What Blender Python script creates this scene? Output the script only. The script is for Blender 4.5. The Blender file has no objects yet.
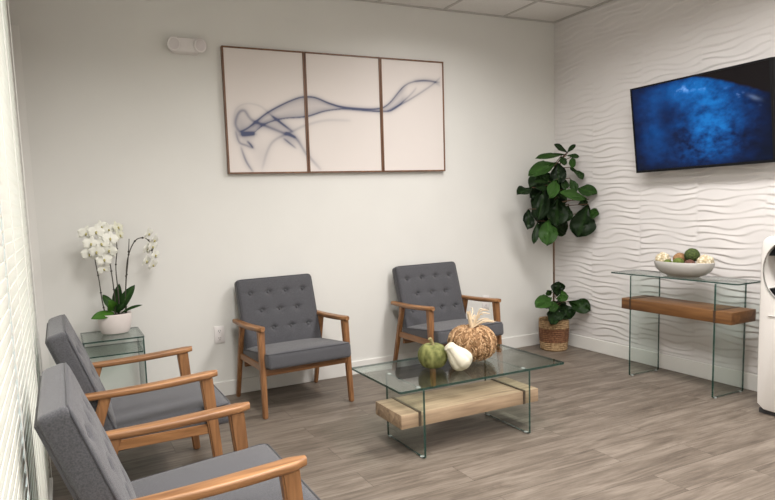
import bpy, bmesh, math, random
import numpy as np
from mathutils import Vector, Matrix, Euler, noise
C = bpy.context.scene.collection
S = bpy.context.scene
PI = math.pi
R = math.radians
random.seed(7)
H = 2.886          # ceiling height
XL = -4.295         # left wall plane
YF = -6.6          # wall behind the camera

# ------------------------------------------------------------------ materials
def new_mat(name):
    m = bpy.data.materials.new(name); m.use_nodes = True
    nt = m.node_tree
    b = nt.nodes['Principled BSDF']
    return m, nt, b

def mat(name, col, rough=.6, noise_amt=0, noise_scale=20, bump=0, bump_scale=200, metal=0, spec=.5, stretch=(1, 1, 1), sheen=0, coat=0):
    m, nt, b = new_mat(name)
    b.inputs['Base Color'].default_value = (*col, 1)
    b.inputs['Roughness'].default_value = rough
    b.inputs['Metallic'].default_value = metal
    b.inputs['Specular IOR Level'].default_value = spec
    b.inputs['Sheen Weight'].default_value = sheen
    b.inputs['Coat Weight'].default_value = coat
    tc = nt.nodes.new('ShaderNodeTexCoord')
    mp = nt.nodes.new('ShaderNodeMapping'); mp.inputs['Scale'].default_value = stretch
    nt.links.new(tc.outputs['Object'], mp.inputs['Vector'])
    if noise_amt:
        n = nt.nodes.new('ShaderNodeTexNoise'); n.inputs['Scale'].default_value = noise_scale; n.inputs['Detail'].default_value = 6
        nt.links.new(mp.outputs['Vector'], n.inputs['Vector'])
        r = nt.nodes.new('ShaderNodeValToRGB')
        r.color_ramp.elements[0].position = .3; r.color_ramp.elements[1].position = .7
        r.color_ramp.elements[0].color = (*[c * (1 - noise_amt) for c in col], 1)
        r.color_ramp.elements[1].color = (*[min(1, c * (1 + noise_amt)) for c in col], 1)
        nt.links.new(n.outputs['Fac'], r.inputs['Fac']); nt.links.new(r.outputs['Color'], b.inputs['Base Color'])
    if bump:
        n2 = nt.nodes.new('ShaderNodeTexNoise'); n2.inputs['Scale'].default_value = bump_scale; n2.inputs['Detail'].default_value = 3
        nt.links.new(mp.outputs['Vector'], n2.inputs['Vector'])
        bp = nt.nodes.new('ShaderNodeBump'); bp.inputs['Strength'].default_value = bump; bp.inputs['Distance'].default_value = .002
        nt.links.new(n2.outputs['Fac'], bp.inputs['Height']); nt.links.new(bp.outputs['Normal'], b.inputs['Normal'])
    return m

def wood_mat(name, dark, light, axis=0, scale=1.0, rough=.45):
    m, nt, b = new_mat(name)
    b.inputs['Roughness'].default_value = rough
    tc = nt.nodes.new('ShaderNodeTexCoord'); mp = nt.nodes.new('ShaderNodeMapping')
    s = [22 * scale] * 3; s[axis] = 1.6 * scale
    mp.inputs['Scale'].default_value = s
    nt.links.new(tc.outputs['Object'], mp.inputs['Vector'])
    n = nt.nodes.new('ShaderNodeTexNoise'); n.inputs['Scale'].default_value = 1.4; n.inputs['Detail'].default_value = 8; n.inputs['Distortion'].default_value = .8
    nt.links.new(mp.outputs['Vector'], n.inputs['Vector'])
    r = nt.nodes.new('ShaderNodeValToRGB')
    r.color_ramp.elements[0].position = .3; r.color_ramp.elements[0].color = (*dark, 1)
    r.color_ramp.elements[1].position = .72; r.color_ramp.elements[1].color = (*light, 1)
    nt.links.new(n.outputs['Fac'], r.inputs['Fac']); nt.links.new(r.outputs['Color'], b.inputs['Base Color'])
    bp = nt.nodes.new('ShaderNodeBump'); bp.inputs['Strength'].default_value = .15; bp.inputs['Distance'].default_value = .001
    nt.links.new(n.outputs['Fac'], bp.inputs['Height']); nt.links.new(bp.outputs['Normal'], b.inputs['Normal'])
    return m

def glass_mat(name, tint, ior=1.45):
    m = bpy.data.materials.new(name); m.use_nodes = True
    nt = m.node_tree; nt.nodes.clear()
    o = nt.nodes.new('ShaderNodeOutputMaterial'); mx = nt.nodes.new('ShaderNodeMixShader')
    t = nt.nodes.new('ShaderNodeBsdfTransparent'); t.inputs['Color'].default_value = (*tint, 1)
    g = nt.nodes.new('ShaderNodeBsdfGlossy'); g.inputs['Roughness'].default_value = .0
    f0 = ((ior - 1) / (ior + 1)) ** 2            # Schlick's curve, the same from both sides of the pane
    lw = nt.nodes.new('ShaderNodeLayerWeight'); lw.inputs['Blend'].default_value = .5
    pw = nt.nodes.new('ShaderNodeMath'); pw.operation = 'POWER'; pw.inputs[1].default_value = 5
    f = nt.nodes.new('ShaderNodeMath'); f.operation = 'MULTIPLY_ADD'; f.inputs[1].default_value = 1 - f0; f.inputs[2].default_value = f0
    nt.links.new(lw.outputs['Facing'], pw.inputs[0]); nt.links.new(pw.outputs[0], f.inputs[0])
    nt.links.new(f.outputs[0], mx.inputs[0]); nt.links.new(t.outputs[0], mx.inputs[1]); nt.links.new(g.outputs[0], mx.inputs[2])
    nt.links.new(mx.outputs[0], o.inputs['Surface'])
    return m

def attr_mat(name, attr='Col', emit=0, rough=.7):
    m, nt, b = new_mat(name)
    a = nt.nodes.new('ShaderNodeAttribute'); a.attribute_name = attr
    b.inputs['Roughness'].default_value = rough
    if emit:
        b.inputs['Base Color'].default_value = (.004, .004, .005, 1)
        nt.links.new(a.outputs['Color'], b.inputs['Emission Color']); b.inputs['Emission Strength'].default_value = emit
    else:
        nt.links.new(a.outputs['Color'], b.inputs['Base Color'])
    return m

M = {}
M['wall'] = mat('painted_wall', (.69, .685, .655), .7, .015, 3, .12, 260)
M['wave'] = mat('wave_panel', (.67, .645, .635), .55, .01, 4)
M['white'] = mat('white_paint', (.74, .73, .70), .4)
M['ceil'] = mat('ceiling_tile', (.76, .745, .72), .9, .03, 60, .3, 400)
M['tbar'] = mat('ceiling_bar', (.50, .48, .46), .5)
M['plastic'] = mat('white_plastic', (.72, .69, .68), .35)
M['cooler'] = mat('cooler_plastic', (.74, .71, .68), .3)
M['black'] = mat('black_plastic', (.008, .008, .009), .5, spec=.1)
M['darkgrey'] = mat('dark_grey', (.05, .05, .055), .5)
M['fabric'] = mat('grey_fabric', (.076, .076, .084), .95, .3, 230, .5, 700, sheen=.25, spec=.2)
M['piping'] = mat('grey_piping', (.060, .060, .068), .95, sheen=.2, spec=.2)
M['chair_wood'] = wood_mat('chair_wood', (.16, .068, .024), (.39, .195, .082), 1, 1.3, .42)
M['chair_wood_z'] = wood_mat('chair_wood_upright', (.14, .058, .021), (.34, .165, .068), 2, 1.3, .42)
M['chair_wood_x'] = wood_mat('chair_wood_rail', (.14, .058, .021), (.34, .165, .068), 0, 1.3, .42)
M['oak'] = wood_mat('pale_oak', (.19, .125, .078), (.45, .325, .215), 0, .9, .55)
M['walnut'] = wood_mat('brown_wood', (.080, .031, .008), (.205, .092, .028), 1, .9, .5)
M['glass_top'] = glass_mat('table_glass', (.86, .91, .89), 1.5)
M['glass'] = glass_mat('clear_glass', (.925, .96, .95), 1.45)
M['edge'] = mat('glass_edge', (.010, .045, .037), .15)
_nt = M['edge'].node_tree; _mx = _nt.nodes.new('ShaderNodeMixShader'); _tr = _nt.nodes.new('ShaderNodeBsdfTransparent')
_mx.inputs[0].default_value = .16; _tr.inputs['Color'].default_value = (.62, .78, .74, 1)
_nt.links.new(_nt.nodes['Principled BSDF'].outputs[0], _mx.inputs[1]); _nt.links.new(_tr.outputs[0], _mx.inputs[2])
_nt.links.new(_mx.outputs[0], _nt.nodes['Material Output'].inputs['Surface'])
M['edge_soft'] = mat('glass_edge_pale', (.10, .20, .17), .15)
M['pad'] = mat('clear_pad', (.42, .44, .43), .2)
M['window_glass'] = glass_mat('window_glass', (.95, .97, .97), 1.3)
M['chrome'] = mat('chrome', (.7, .7, .7), .2, metal=1)
M['frame'] = wood_mat('picture_frame', (.10, .045, .022), (.22, .11, .06), 2, 1, .4)
M['ceramic'] = mat('white_ceramic', (.72, .66, .63), .35, .04, 14)
M['bowl'] = mat('bowl_ceramic', (.47, .455, .43), .4, .03, 30)
M['trunk'] = mat('trunk', (.10, .055, .03), .8, .3, 60)
M['stem'] = mat('orchid_stem', (.045, .04, .03), .6, .3, 60)
M['petal'] = mat('petal', (.74, .74, .67), .6)
M['petal_pale'] = mat('petal_pale', (.62, .62, .50), .6)
M['lip'] = mat('orchid_lip', (.42, .38, .15), .6)
M['soil'] = mat('bark_soil', (.03, .02, .012), .9, .5, 90)
M['gourd'] = mat('white_gourd', (.60, .56, .45), .5, .04, 20)
M['straw'] = mat('straw', (.60, .48, .33), .8, .15, 60)
M['pstem'] = mat('pumpkin_stem', (.27, .23, .11), .8, .3, 60)

def leaf_mat(name, a, b_):
    m = mat(name, a, .45, .0, spec=.15)
    nt = m.node_tree; b = nt.nodes['Principled BSDF']
    oi = nt.nodes.new('ShaderNodeAttribute'); oi.attribute_name = 'leaf_tone'
    mx = nt.nodes.new('ShaderNodeMix'); mx.data_type = 'RGBA'
    mx.inputs['A'].default_value = (*a, 1); mx.inputs['B'].default_value = (*b_, 1)
    nt.links.new(oi.outputs['Fac'], mx.inputs['Factor']); nt.links.new(mx.outputs['Result'], b.inputs['Base Color'])
    return m
M['leaf'] = leaf_mat('fig_leaf', (.003, .008, .003), (.030, .078, .014))
M['oleaf'] = leaf_mat('orchid_leaf', (.008, .025, .008), (.05, .14, .015))

def blob_mat(name, c1, c2, scale, bump, kind='noise', dist=.004):
    m, nt, b = new_mat(name)
    b.inputs['Roughness'].default_value = .85
    tc = nt.nodes.new('ShaderNodeTexCoord')
    if kind == 'noise':
        n = nt.nodes.new('ShaderNodeTexNoise'); n.inputs['Detail'].default_value = 5; out = n.outputs['Fac']
    else:
        n = nt.nodes.new('ShaderNodeTexVoronoi'); out = n.outputs['Distance']
    n.inputs['Scale'].default_value = scale
    nt.links.new(tc.outputs['Object'], n.inputs['Vector'])
    r = nt.nodes.new('ShaderNodeValToRGB'); r.color_ramp.elements[0].position = .32; r.color_ramp.elements[1].position = .66
    if kind != 'noise': r.color_ramp.elements[0].position = .05
    r.color_ramp.elements[0].color = (*c1, 1); r.color_ramp.elements[1].color = (*c2, 1)
    nt.links.new(out, r.inputs['Fac']); nt.links.new(r.outputs['Color'], b.inputs['Base Color'])
    bp = nt.nodes.new('ShaderNodeBump'); bp.inputs['Strength'].default_value = bump; bp.inputs['Distance'].default_value = dist
    nt.links.new(out, bp.inputs['Height']); nt.links.new(bp.outputs['Normal'], b.inputs['Normal'])
    return m
M['green_pumpkin'] = blob_mat('green_pumpkin', (.075, .085, .018), (.21, .215, .07), 30, .4)
M['moss'] = blob_mat('moss', (.020, .035, .006), (.07, .10, .02), 90, .8)
M['moss_light'] = blob_mat('moss_light', (.06, .09, .012), (.13, .17, .03), 90, .8)
M['brown_ball'] = blob_mat('brown_ball', (.17, .085, .035), (.36, .20, .09), 70, .7)
M['red_ball'] = blob_mat('dark_red_ball', (.06, .025, .018), (.14, .06, .04), 70, .7)
M['cream_ball'] = blob_mat('cream_ball', (.85, .78, .62), (.45, .36, .22), 60, 1.0, 'voronoi', .006)

# woven husk for the big pumpkin and the basket
def husk_mat():
    m, nt, b = new_mat('woven_husk'); b.inputs['Roughness'].default_value = .85
    a = nt.nodes.new('ShaderNodeAttribute'); a.attribute_name = 'tone'
    r = nt.nodes.new('ShaderNodeValToRGB')
    r.color_ramp.elements[0].color = (.10, .042, .014, 1); r.color_ramp.elements[1].color = (.60, .41, .24, 1)
    e = r.color_ramp.elements.new(.5); e.color = (.33, .185, .085, 1)
    nt.links.new(a.outputs['Fac'], r.inputs['Fac']); nt.links.new(r.outputs['Color'], b.inputs['Base Color'])
    return m
M['husk'] = husk_mat()
M['basket'] = blob_mat('basket_pale', (.20, .12, .055), (.44, .30, .16), 55, .5)
M['basket_dark'] = blob_mat('basket_band', (.09, .035, .015), (.22, .10, .045), 55, .5)

# vinyl plank floor
def floor_mat():
    m, nt, b = new_mat('vinyl_plank')
    N = nt.nodes.new; L = nt.links.new
    tc = N('ShaderNodeTexCoord')
    br = N('ShaderNodeTexBrick')
    br.inputs['Scale'].default_value = 1; br.inputs['Brick Width'].default_value = 1.22; br.inputs['Row Height'].default_value = .18
    br.inputs['Mortar Size'].default_value = .0012; br.inputs['Mortar Smooth'].default_value = .3
    br.inputs['Color1'].default_value = (.0, .0, .0, 1); br.inputs['Color2'].default_value = (1, 1, 1, 1); br.inputs['Mortar'].default_value = (.5, .5, .5, 1)
    br.offset = .37; br.offset_frequency = 2
    L(tc.outputs['Object'], br.inputs['Vector'])
    # each plank gets its own shift of the grain
    mul = N('ShaderNodeVectorMath'); mul.operation = 'MULTIPLY'; mul.inputs[1].default_value = (7, 3.1, 0)
    L(br.outputs['Color'], mul.inputs[0])
    add = N('ShaderNodeVectorMath'); add.operation = 'ADD'
    L(tc.outputs['Object'], add.inputs[0]); L(mul.outputs[0], add.inputs[1])
    mp = N('ShaderNodeMapping'); mp.inputs['Scale'].default_value = (1.1, 9, 1); L(add.outputs[0], mp.inputs['Vector'])
    n1 = N('ShaderNodeTexNoise'); n1.inputs['Scale'].default_value = 1.5; n1.inputs['Detail'].default_value = 7; n1.inputs['Roughness'].default_value = .62; n1.inputs['Distortion'].default_value = .9
    L(mp.outputs[0], n1.inputs['Vector'])
    mp2 = N('ShaderNodeMapping'); mp2.inputs['Scale'].default_value = (5, 75, 1); L(add.outputs[0], mp2.inputs['Vector'])
    n2 = N('ShaderNodeTexNoise'); n2.inputs['Scale'].default_value = 1.2; n2.inputs['Detail'].default_value = 4
    L(mp2.outputs[0], n2.inputs['Vector'])
    ad = N('ShaderNodeMath'); ad.operation = 'MULTIPLY_ADD'; ad.inputs[1].default_value = .42; L(n2.outputs['Fac'], ad.inputs[0]); L(n1.outputs['Fac'], ad.inputs[2])
    bw = N('ShaderNodeMath'); bw.operation = 'MULTIPLY_ADD'; bw.inputs[1].default_value = .09; L(br.outputs['Color'], bw.inputs[0]); L(ad.outputs[0], bw.inputs[2])
    r = N('ShaderNodeValToRGB')
    r.color_ramp.elements[0].position = .52; r.color_ramp.elements[0].color = (.075, .058, .045, 1)
    r.color_ramp.elements[1].position = .96; r.color_ramp.elements[1].color = (.215, .180, .147, 1)
    e = r.color_ramp.elements.new(.73); e.color = (.135, .109, .086, 1)
    L(bw.outputs[0], r.inputs['Fac'])
    mx = N('ShaderNodeMix'); mx.data_type = 'RGBA'; mx.inputs['B'].default_value = (.05, .038, .03, 1)
    L(br.outputs['Fac'], mx.inputs['Factor']); L(r.outputs['Color'], mx.inputs['A'])
    L(mx.outputs['Result'], b.inputs['Base Color'])
    b.inputs['Roughness'].default_value = .5
    b.inputs['Specular IOR Level'].default_value = .4
    bp = N('ShaderNodeBump'); bp.inputs['Strength'].default_value = .12; bp.inputs['Distance'].default_value = .001
    L(bw.outputs[0], bp.inputs['Height']); L(bp.outputs['Normal'], b.inputs['Normal'])
    return m
M['floor'] = floor_mat()

def slat_mat():
    m = bpy.data.materials.new('blind_slat'); m.use_nodes = True
    nt = m.node_tree; nt.nodes.clear()
    o = nt.nodes.new('ShaderNodeOutputMaterial'); mx = nt.nodes.new('ShaderNodeMixShader'); mx.inputs[0].default_value = .34
    d = nt.nodes.new('ShaderNodeBsdfPrincipled'); d.inputs['Base Color'].default_value = (.86, .85, .80, 1); d.inputs['Roughness'].default_value = .4
    t = nt.nodes.new('ShaderNodeBsdfTranslucent'); t.inputs['Color'].default_value = (.86, .86, .80, 1)
    nt.links.new(d.outputs[0], mx.inputs[1]); nt.links.new(t.outputs[0], mx.inputs[2]); nt.links.new(mx.outputs[0], o.inputs['Surface'])
    return m
M['slat'] = slat_mat()

# ------------------------------------------------------------------ helpers
def smooth_by_angle(me, ang=35):
    me.polygons.foreach_set('use_smooth', [True] * len(me.polygons))
    try: me.set_sharp_from_angle(angle=R(ang))
    except Exception: pass

def obj(name, bm, m, parent=None, smooth=True, loc=None, rot=None):
    me = bpy.data.meshes.new(name)
    bmesh.ops.recalc_face_normals(bm, faces=bm.faces)
    bm.to_mesh(me); bm.free()
    for mm in (m if isinstance(m, (list, tuple)) else [m]): me.materials.append(mm)
    if smooth: smooth_by_angle(me)
    o = bpy.data.objects.new(name, me); C.objects.link(o)
    if parent: o.parent = parent
    if loc is not None: o.location = loc
    if rot is not None: o.rotation_euler = rot
    return o

def thing(name, label, cat, loc=(0, 0, 0), rz=0, group=None):
    o = bpy.data.objects.new(name, None); C.objects.link(o)
    o.empty_display_size = .1
    o.location = loc; o.rotation_euler = (0, 0, rz)
    o['label'] = label; o['category'] = cat
    if group: o['group'] = group
    return o

def tag(o, label, cat, group=None):
    o['label'] = label; o['category'] = cat
    if group: o['group'] = group
    return o

def struct(name, bm, m, smooth=False):
    o = obj(name, bm, m, smooth=smooth); o['kind'] = 'structure'; return o

def dup(root, loc, rz, label, group=None, scale=None, name=None):
    r = root.copy(); C.objects.link(r); r.location = loc; r.rotation_euler = (0, 0, rz); r['label'] = label
    if group: r['group'] = group
    if scale: r.scale = scale
    for ch in list(root.children):
        c = ch.copy(); C.objects.link(c); c.parent = r
        for g in ch.children:
            d = g.copy(); C.objects.link(d); d.parent = c
    return r

def box(bm, x0, x1, y0, y1, z0, z1, mi=0, bev=0):
    v = [bm.verts.new(p) for p in ((x0, y0, z0), (x1, y0, z0), (x1, y1, z0), (x0, y1, z0), (x0, y0, z1), (x1, y0, z1), (x1, y1, z1), (x0, y1, z1))]
    fs = [bm.faces.new([v[i] for i in f]) for f in ((3, 2, 1, 0), (4, 5, 6, 7), (0, 1, 5, 4), (1, 2, 6, 5), (2, 3, 7, 6), (3, 0, 4, 7))]
    for f in fs: f.material_index = mi
    if bev:
        es = list({e for f in fs for e in f.edges})
        bmesh.ops.bevel(bm, geom=es, offset=bev, segments=2, affect='EDGES', profile=.5, clamp_overlap=True)
    return fs

def bx(*a, **k):
    bm = bmesh.new(); box(bm, *a, **k); return bm

def loft(bm, rings, cap=True, closed=True, mi=0):
    vs = [[bm.verts.new(p) for p in r] for r in rings]
    n = len(rings[0])
    for a, b in zip(vs, vs[1:]):
        for i in range(n if closed else n - 1):
            f = bm.faces.new((a[i], a[(i + 1) % n], b[(i + 1) % n], b[i])); f.material_index = mi
    if cap and closed:
        for r in (vs[0], vs[-1]):
            try: bm.faces.new(r).material_index = mi
            except Exception: pass
    return vs

def tube(bm, pts, rad, n=8, mi=0, closed=False):
    pts = [Vector(p) for p in pts]
    rads = rad if isinstance(rad, (list, tuple)) else [rad] * len(pts)
    rings = []
    prev = None
    for i, p in enumerate(pts):
        if closed: t = (pts[(i + 1) % len(pts)] - pts[i - 1])
        else: t = pts[min(i + 1, len(pts) - 1)] - pts[max(i - 1, 0)]
        t.normalize()
        if prev is None:
            u = t.orthogonal().normalized()
        else:
            u = (prev - t * prev.dot(t)).normalized()
        prev = u; w = t.cross(u)
        rings.append([p + (u * math.cos(2 * PI * k / n) + w * math.sin(2 * PI * k / n)) * rads[i] for k in range(n)])
    if closed: rings.append(rings[0]); loft(bm, rings, cap=False, mi=mi); bmesh.ops.remove_doubles(bm, verts=bm.verts, dist=1e-6)
    else: loft(bm, rings, mi=mi)

def lathe(bm, prof, n=48, sx=1, sy=1, cx=0, cy=0, mi=0):
    rings = [[(cx + r * sx * math.cos(2 * PI * k / n), cy + r * sy * math.sin(2 * PI * k / n), z) for k in range(n)] for r, z in prof]
    loft(bm, rings, mi=mi)

def leg_bm(a, b, wa, wb, da, db, n_bev=.006):
    """tapered squarish bar from a (top) to b (foot); w along X, d along Y"""
    bm = bmesh.new()
    rings = []
    for p, w, d in ((a, wa, da), (b, wb, db)):
        rings.append([(p[0] + sx * w / 2, p[1] + sy * d / 2, p[2]) for sx, sy in ((-1, -1), (1, -1), (1, 1), (-1, 1))])
    loft(bm, rings)
    bmesh.ops.bevel(bm, geom=list(bm.edges), offset=n_bev, segments=3, affect='EDGES', clamp_overlap=True)
    return bm

def cushion(w, d, h, r, nx=30, nz=26, front_fn=None):
    """rounded box centred on the origin: w (X), d (Y), h (Z); front_fn(x,z)->offset pushed along -Y on the front face"""
    def coords(L, n):
        inner = L / 2 - r
        a = [-L / 2 + r * (1 - math.cos(t * PI / 8)) for t in range(4)]
        b = [-inner + 2 * inner * i / n for i in range(n + 1)]
        return [-L / 2, -L / 2 + r * .25, -L / 2 + r * .6] + b + [L / 2 - r * .6, L / 2 - r * .25, L / 2]
    X, Y, Z = coords(w, nx), coords(d, 3), coords(h, nz)
    bm = bmesh.new(); cache = {}
    def vert(x, y, z):
        k = (round(x, 5), round(y, 5), round(z, 5))
        if k in cache: return cache[k]
        p = Vector((x, y, z))
        q = Vector((max(-w / 2 + r, min(w / 2 - r, x)), max(-d / 2 + r, min(d / 2 - r, y)), max(-h / 2 + r, min(h / 2 - r, z))))
        dv = p - q
        if dv.length > 1e-9: p = q + dv.normalized() * r * (min(1, max(abs(dv.x), abs(dv.y), abs(dv.z)) / r))
        if front_fn:
            if y < 0: p.y -= front_fn(x, z) * min(1, -y / (d / 2) * 1.0)
        cache[k] = bm.verts.new(p); return cache[k]
    def face(a):
        try: bm.faces.new(a)
        except ValueError: pass
    for yy in (-d / 2, d / 2):
        for i in range(len(X) - 1):
            for k in range(len(Z) - 1):
                face([vert(X[i], yy, Z[k]), vert(X[i + 1], yy, Z[k]), vert(X[i + 1], yy, Z[k + 1]), vert(X[i], yy, Z[k + 1])])
    for zz in (-h / 2, h / 2):
        for i in range(len(X) - 1):
            for k in range(len(Y) - 1):
                face([vert(X[i], Y[k], zz), vert(X[i + 1], Y[k], zz), vert(X[i + 1], Y[k + 1], zz), vert(X[i], Y[k + 1], zz)])
    for xx in (-w / 2, w / 2):
        for i in range(len(Y) - 1):
            for k in range(len(Z) - 1):
                face([vert(xx, Y[i], Z[k]), vert(xx, Y[i + 1], Z[k]), vert(xx, Y[i + 1], Z[k + 1]), vert(xx, Y[i], Z[k + 1])])
    return bm

def rr_loop(w, h, r, n=6):
    """rounded rectangle loop in 2D"""
    out = []
    for cx, cy, a0 in ((w / 2 - r, h / 2 - r, 0), (-w / 2 + r, h / 2 - r, 90), (-w / 2 + r, -h / 2 + r, 180), (w / 2 - r, -h / 2 + r, 270)):
        for i in range(n + 1):
            a = R(a0 + 90 * i / n); out.append((cx + r * math.cos(a), cy + r * math.sin(a)))
    return out

# ------------------------------------------------------------------ the room
struct('floor', bx(-4.6, .12, YF, .12, -.12, 0), M['floor'])
struct('ceiling', bx(-4.6, .12, YF, .12, H, H + .1), M['ceil'])
struct('wall_back', bx(-4.6, .12, 0, .12, 0, H), M['wall'])
struct('wall_front', bx(-4.6, .12, YF - .12, YF, 0, H), M['wall'])

def wave_wall():
    y0, y1, dy = 0.0, -3.3, .0118
    ny = int(round((y0 - y1) / dy)) + 1
    z0, z1, dz = 0.0, H, .0046
    nz = int(round((z1 - z0) / dz)) + 1
    Y, Z = np.meshgrid(np.linspace(y0, y1, ny), np.linspace(z0, z1, nz), indexing='ij')
    u = -Y
    panel = np.floor((u + .03) / .465); off = panel * .55
    P = Z / .0475 + .20 * np.sin(2 * PI * u / .41 + .9 * np.sin(2 * PI * Z / .55) + off) \
        + .15 * np.sin(2 * PI * u / .46 + 2 * PI * Z / .17 + 2.1 * off) + .10 * np.sin(2 * PI * Z / .115 - 2 * PI * u / .52) \
        + .25 * np.sin(2 * PI * u / 1.2 + 2 * PI * Z / 1.1 + .6)
    s = P - np.floor(P)
    edge = .23
    hgt = np.where(s < edge, .5 - .5 * np.cos(PI * s / edge), (1 - (s - edge) / (1 - edge)) ** 1.15)
    amp = .0068 * (.70 + .30 * np.sin(2 * PI * u / .61 + 5 * Z) + .22 * np.sin(2 * PI * u / .33 - 17 * Z))
    h = amp * hgt
    h = h + .0
    seam = np.abs(((u + .03) / .465) - np.round((u + .03) / .465)) * .465
    h = np.where(seam < .0075, h * .25, h)
    h = np.maximum(h, 0)
    X = -h
    X[Z < .112] = 0
    co = np.stack([X, Y, Z], -1).reshape(-1, 3)
    idx = np.arange(ny * nz).reshape(ny, nz)
    q = np.stack([idx[:-1, :-1], idx[:-1, 1:], idx[1:, 1:], idx[1:, :-1]], -1).reshape(-1, 4)
    co = list(map(tuple, co.tolist())); faces = list(map(tuple, q.tolist()))
    n = len(co)
    # body of the wall behind the panels
    b = [(.12, 0, 0), (.12, 0, H), (.12, YF, 0), (.12, YF, H), (0, YF, 0), (0, YF, H), (0, y1, 0), (0, y1, H), (0, 0, 0), (0, 0, H)]
    co += b
    faces += [(n, n + 1, n + 3, n + 2), (n + 2, n + 3, n + 5, n + 4), (n + 4, n + 5, n + 7, n + 6), (n + 8, n + 9, n + 1, n), (n, n + 2, n + 4, n + 6, n + 8), (n + 1, n + 9, n + 7, n + 5, n + 3)]
    me = bpy.data.meshes.new('wall_right'); me.from_pydata(co, [], faces); me.materials.append(M['wave'])
    me.polygons.foreach_set('use_smooth', [True] * (len(q)) + [False] * (len(faces) - len(q)))
    o = bpy.data.objects.new('wall_right', me); C.objects.link(o); o['kind'] = 'structure'
wave_wall()

# left wall with two windows behind the blinds
bm = bmesh.new()
WIN = [(-2.28, -1.06), (-4.9, -2.52)]     # y ranges of the openings
WZ0, WZ1 = .12, 2.72
x0, x1 = XL - .33, XL - .03
box(bm, x0, x1, WIN[0][1], 0, 0, H)
box(bm, x0, x1, WIN[1][1], WIN[0][0], 0, H)
box(bm, x0, x1, YF, WIN[1][0], 0, H)
for a, b in WIN:
    box(bm, x0, x1, a, b, 0, WZ0); box(bm, x0, x1, a, b, WZ1, H)
struct('wall_left', bm, M['wall'])
for i, (a, b) in enumerate(WIN):
    bm = bmesh.new(); f = .05
    xm0, xm1 = x0 + .08, x0 + .14
    box(bm, xm0, xm1, a, a + f, WZ0, WZ1); box(bm, xm0, xm1, b - f, b, WZ0, WZ1)
    box(bm, xm0, xm1, a + f, b - f, WZ0, WZ0 + f); box(bm, xm0, xm1, a + f, b - f, WZ1 - f, WZ1)
    w = struct('window_%d' % (i + 1), bm, M['white'])
    p = obj('window_glass', bx(xm0 + .025, xm0 + .031, a + f, b - f, WZ0 + f, WZ1 - f), M['window_glass'], w, smooth=False)

# baseboards
struct('baseboard_back', bx(XL, -.016, -.014, 0, 0, .108, bev=.004), M['white'])
struct('baseboard_right', bx(-.016, 0, YF, 0, 0, .112, bev=.004), M['white'])
struct('trim_1', bx(XL - .03, XL + .012, -.012, 0, .108, 2.5), M['white'])

# suspended ceiling bars and wall angle
bm = bmesh.new()
for x in [-.61 * k - .575 for k in range(7)]:
    box(bm, x - .012, x + .012, YF, 0, H - .006, H)
y = -.42
while y > YF:
    box(bm, XL - .03, 0, y - .012, y + .012, H - .0075, H); y -= .61
box(bm, XL - .03, 0, -.022, 0, H - .008, H)
box(bm, -.032, 0, YF, 0, H - .009, H - .001)  # right wall angle, its dark bar standing in for the shadow gap
struct('trim_2', bm, M['tbar'])

# recessed ceiling lights of the room, plus one added to brighten the wave wall
M['diffuser'] = mat('lamp_diffuser', (.85, .84, .8), .5)
lights = [(-1.49, -1.335, 52), (-1.49, -2.555, 105), (-3.32, -2.555, 110), (-1.49, -4.995, 150), (-3.32, -4.995, 110)]  # first entry is the added lamp, lifting the wave wall near the corner
for i, (lx, ly, e) in enumerate(lights):
    l = bpy.data.lights.new('ceiling_lamp', 'AREA'); l.shape = 'RECTANGLE'; l.size = .56; l.size_y = 1.1
    l.spread = R(158); l.energy = e * .37; l.color = (1.0, .965, .935)
    o = bpy.data.objects.new('ceiling_lamp', l); C.objects.link(o); o.location = (lx, ly, H - .02)

# ------------------------------------------------------------------ blinds
def blind(y0, y1, label):
    t = thing('window_blind', label, 'blind', (XL - .005, (y0 + y1) / 2, 0), 0, 'white window blinds on the left wall')
    L = y1 - y0
    bm = bmesh.new()
    z = .07; ang = R(84)
    while z < 2.70:
        # slightly crowned closed slat
        pts = []
        for k in range(5):
            s_ = (k / 4 - .5) * .050
            c_ = .0025 * (1 - (2 * k / 4 - 1) ** 2)
            pts.append((s_ * math.cos(ang) + c_ * math.sin(ang), z + s_ * math.sin(ang) - c_ * math.cos(ang)))
        prof = pts + [(px - .0022 * math.sin(ang), pz + .0022 * math.cos(ang)) for px, pz in reversed(pts)]
        loft(bm, [[(px, -L / 2, pz) for px, pz in prof], [(px, L / 2, pz) for px, pz in prof]])
        z += .0415
    obj('slats', bm, M['slat'], t)
    obj('headrail', bx(-.025, .028, -L / 2, L / 2, 2.715, 2.78, bev=.004), M['white'], t)
    obj('bottom_rail', bx(-.012, .016, -L / 2, L / 2, .022, .046, bev=.004), M['white'], t)
    bm = bmesh.new()
    for yy in (-L / 2 + .12, 0, L / 2 - .12):
        tube(bm, [(.016, yy, .04), (.016, yy, 2.72)], .0012, 6)
    obj('ladder_cord', bm, M['white'], t)
    return t
blind(-2.36, -1.02, 'white closed slat blind beside the back corner, farther of the two blinds')
blind(-5.0, -2.44, 'white closed slat blind at the left picture edge, nearer of the two blinds')

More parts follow.
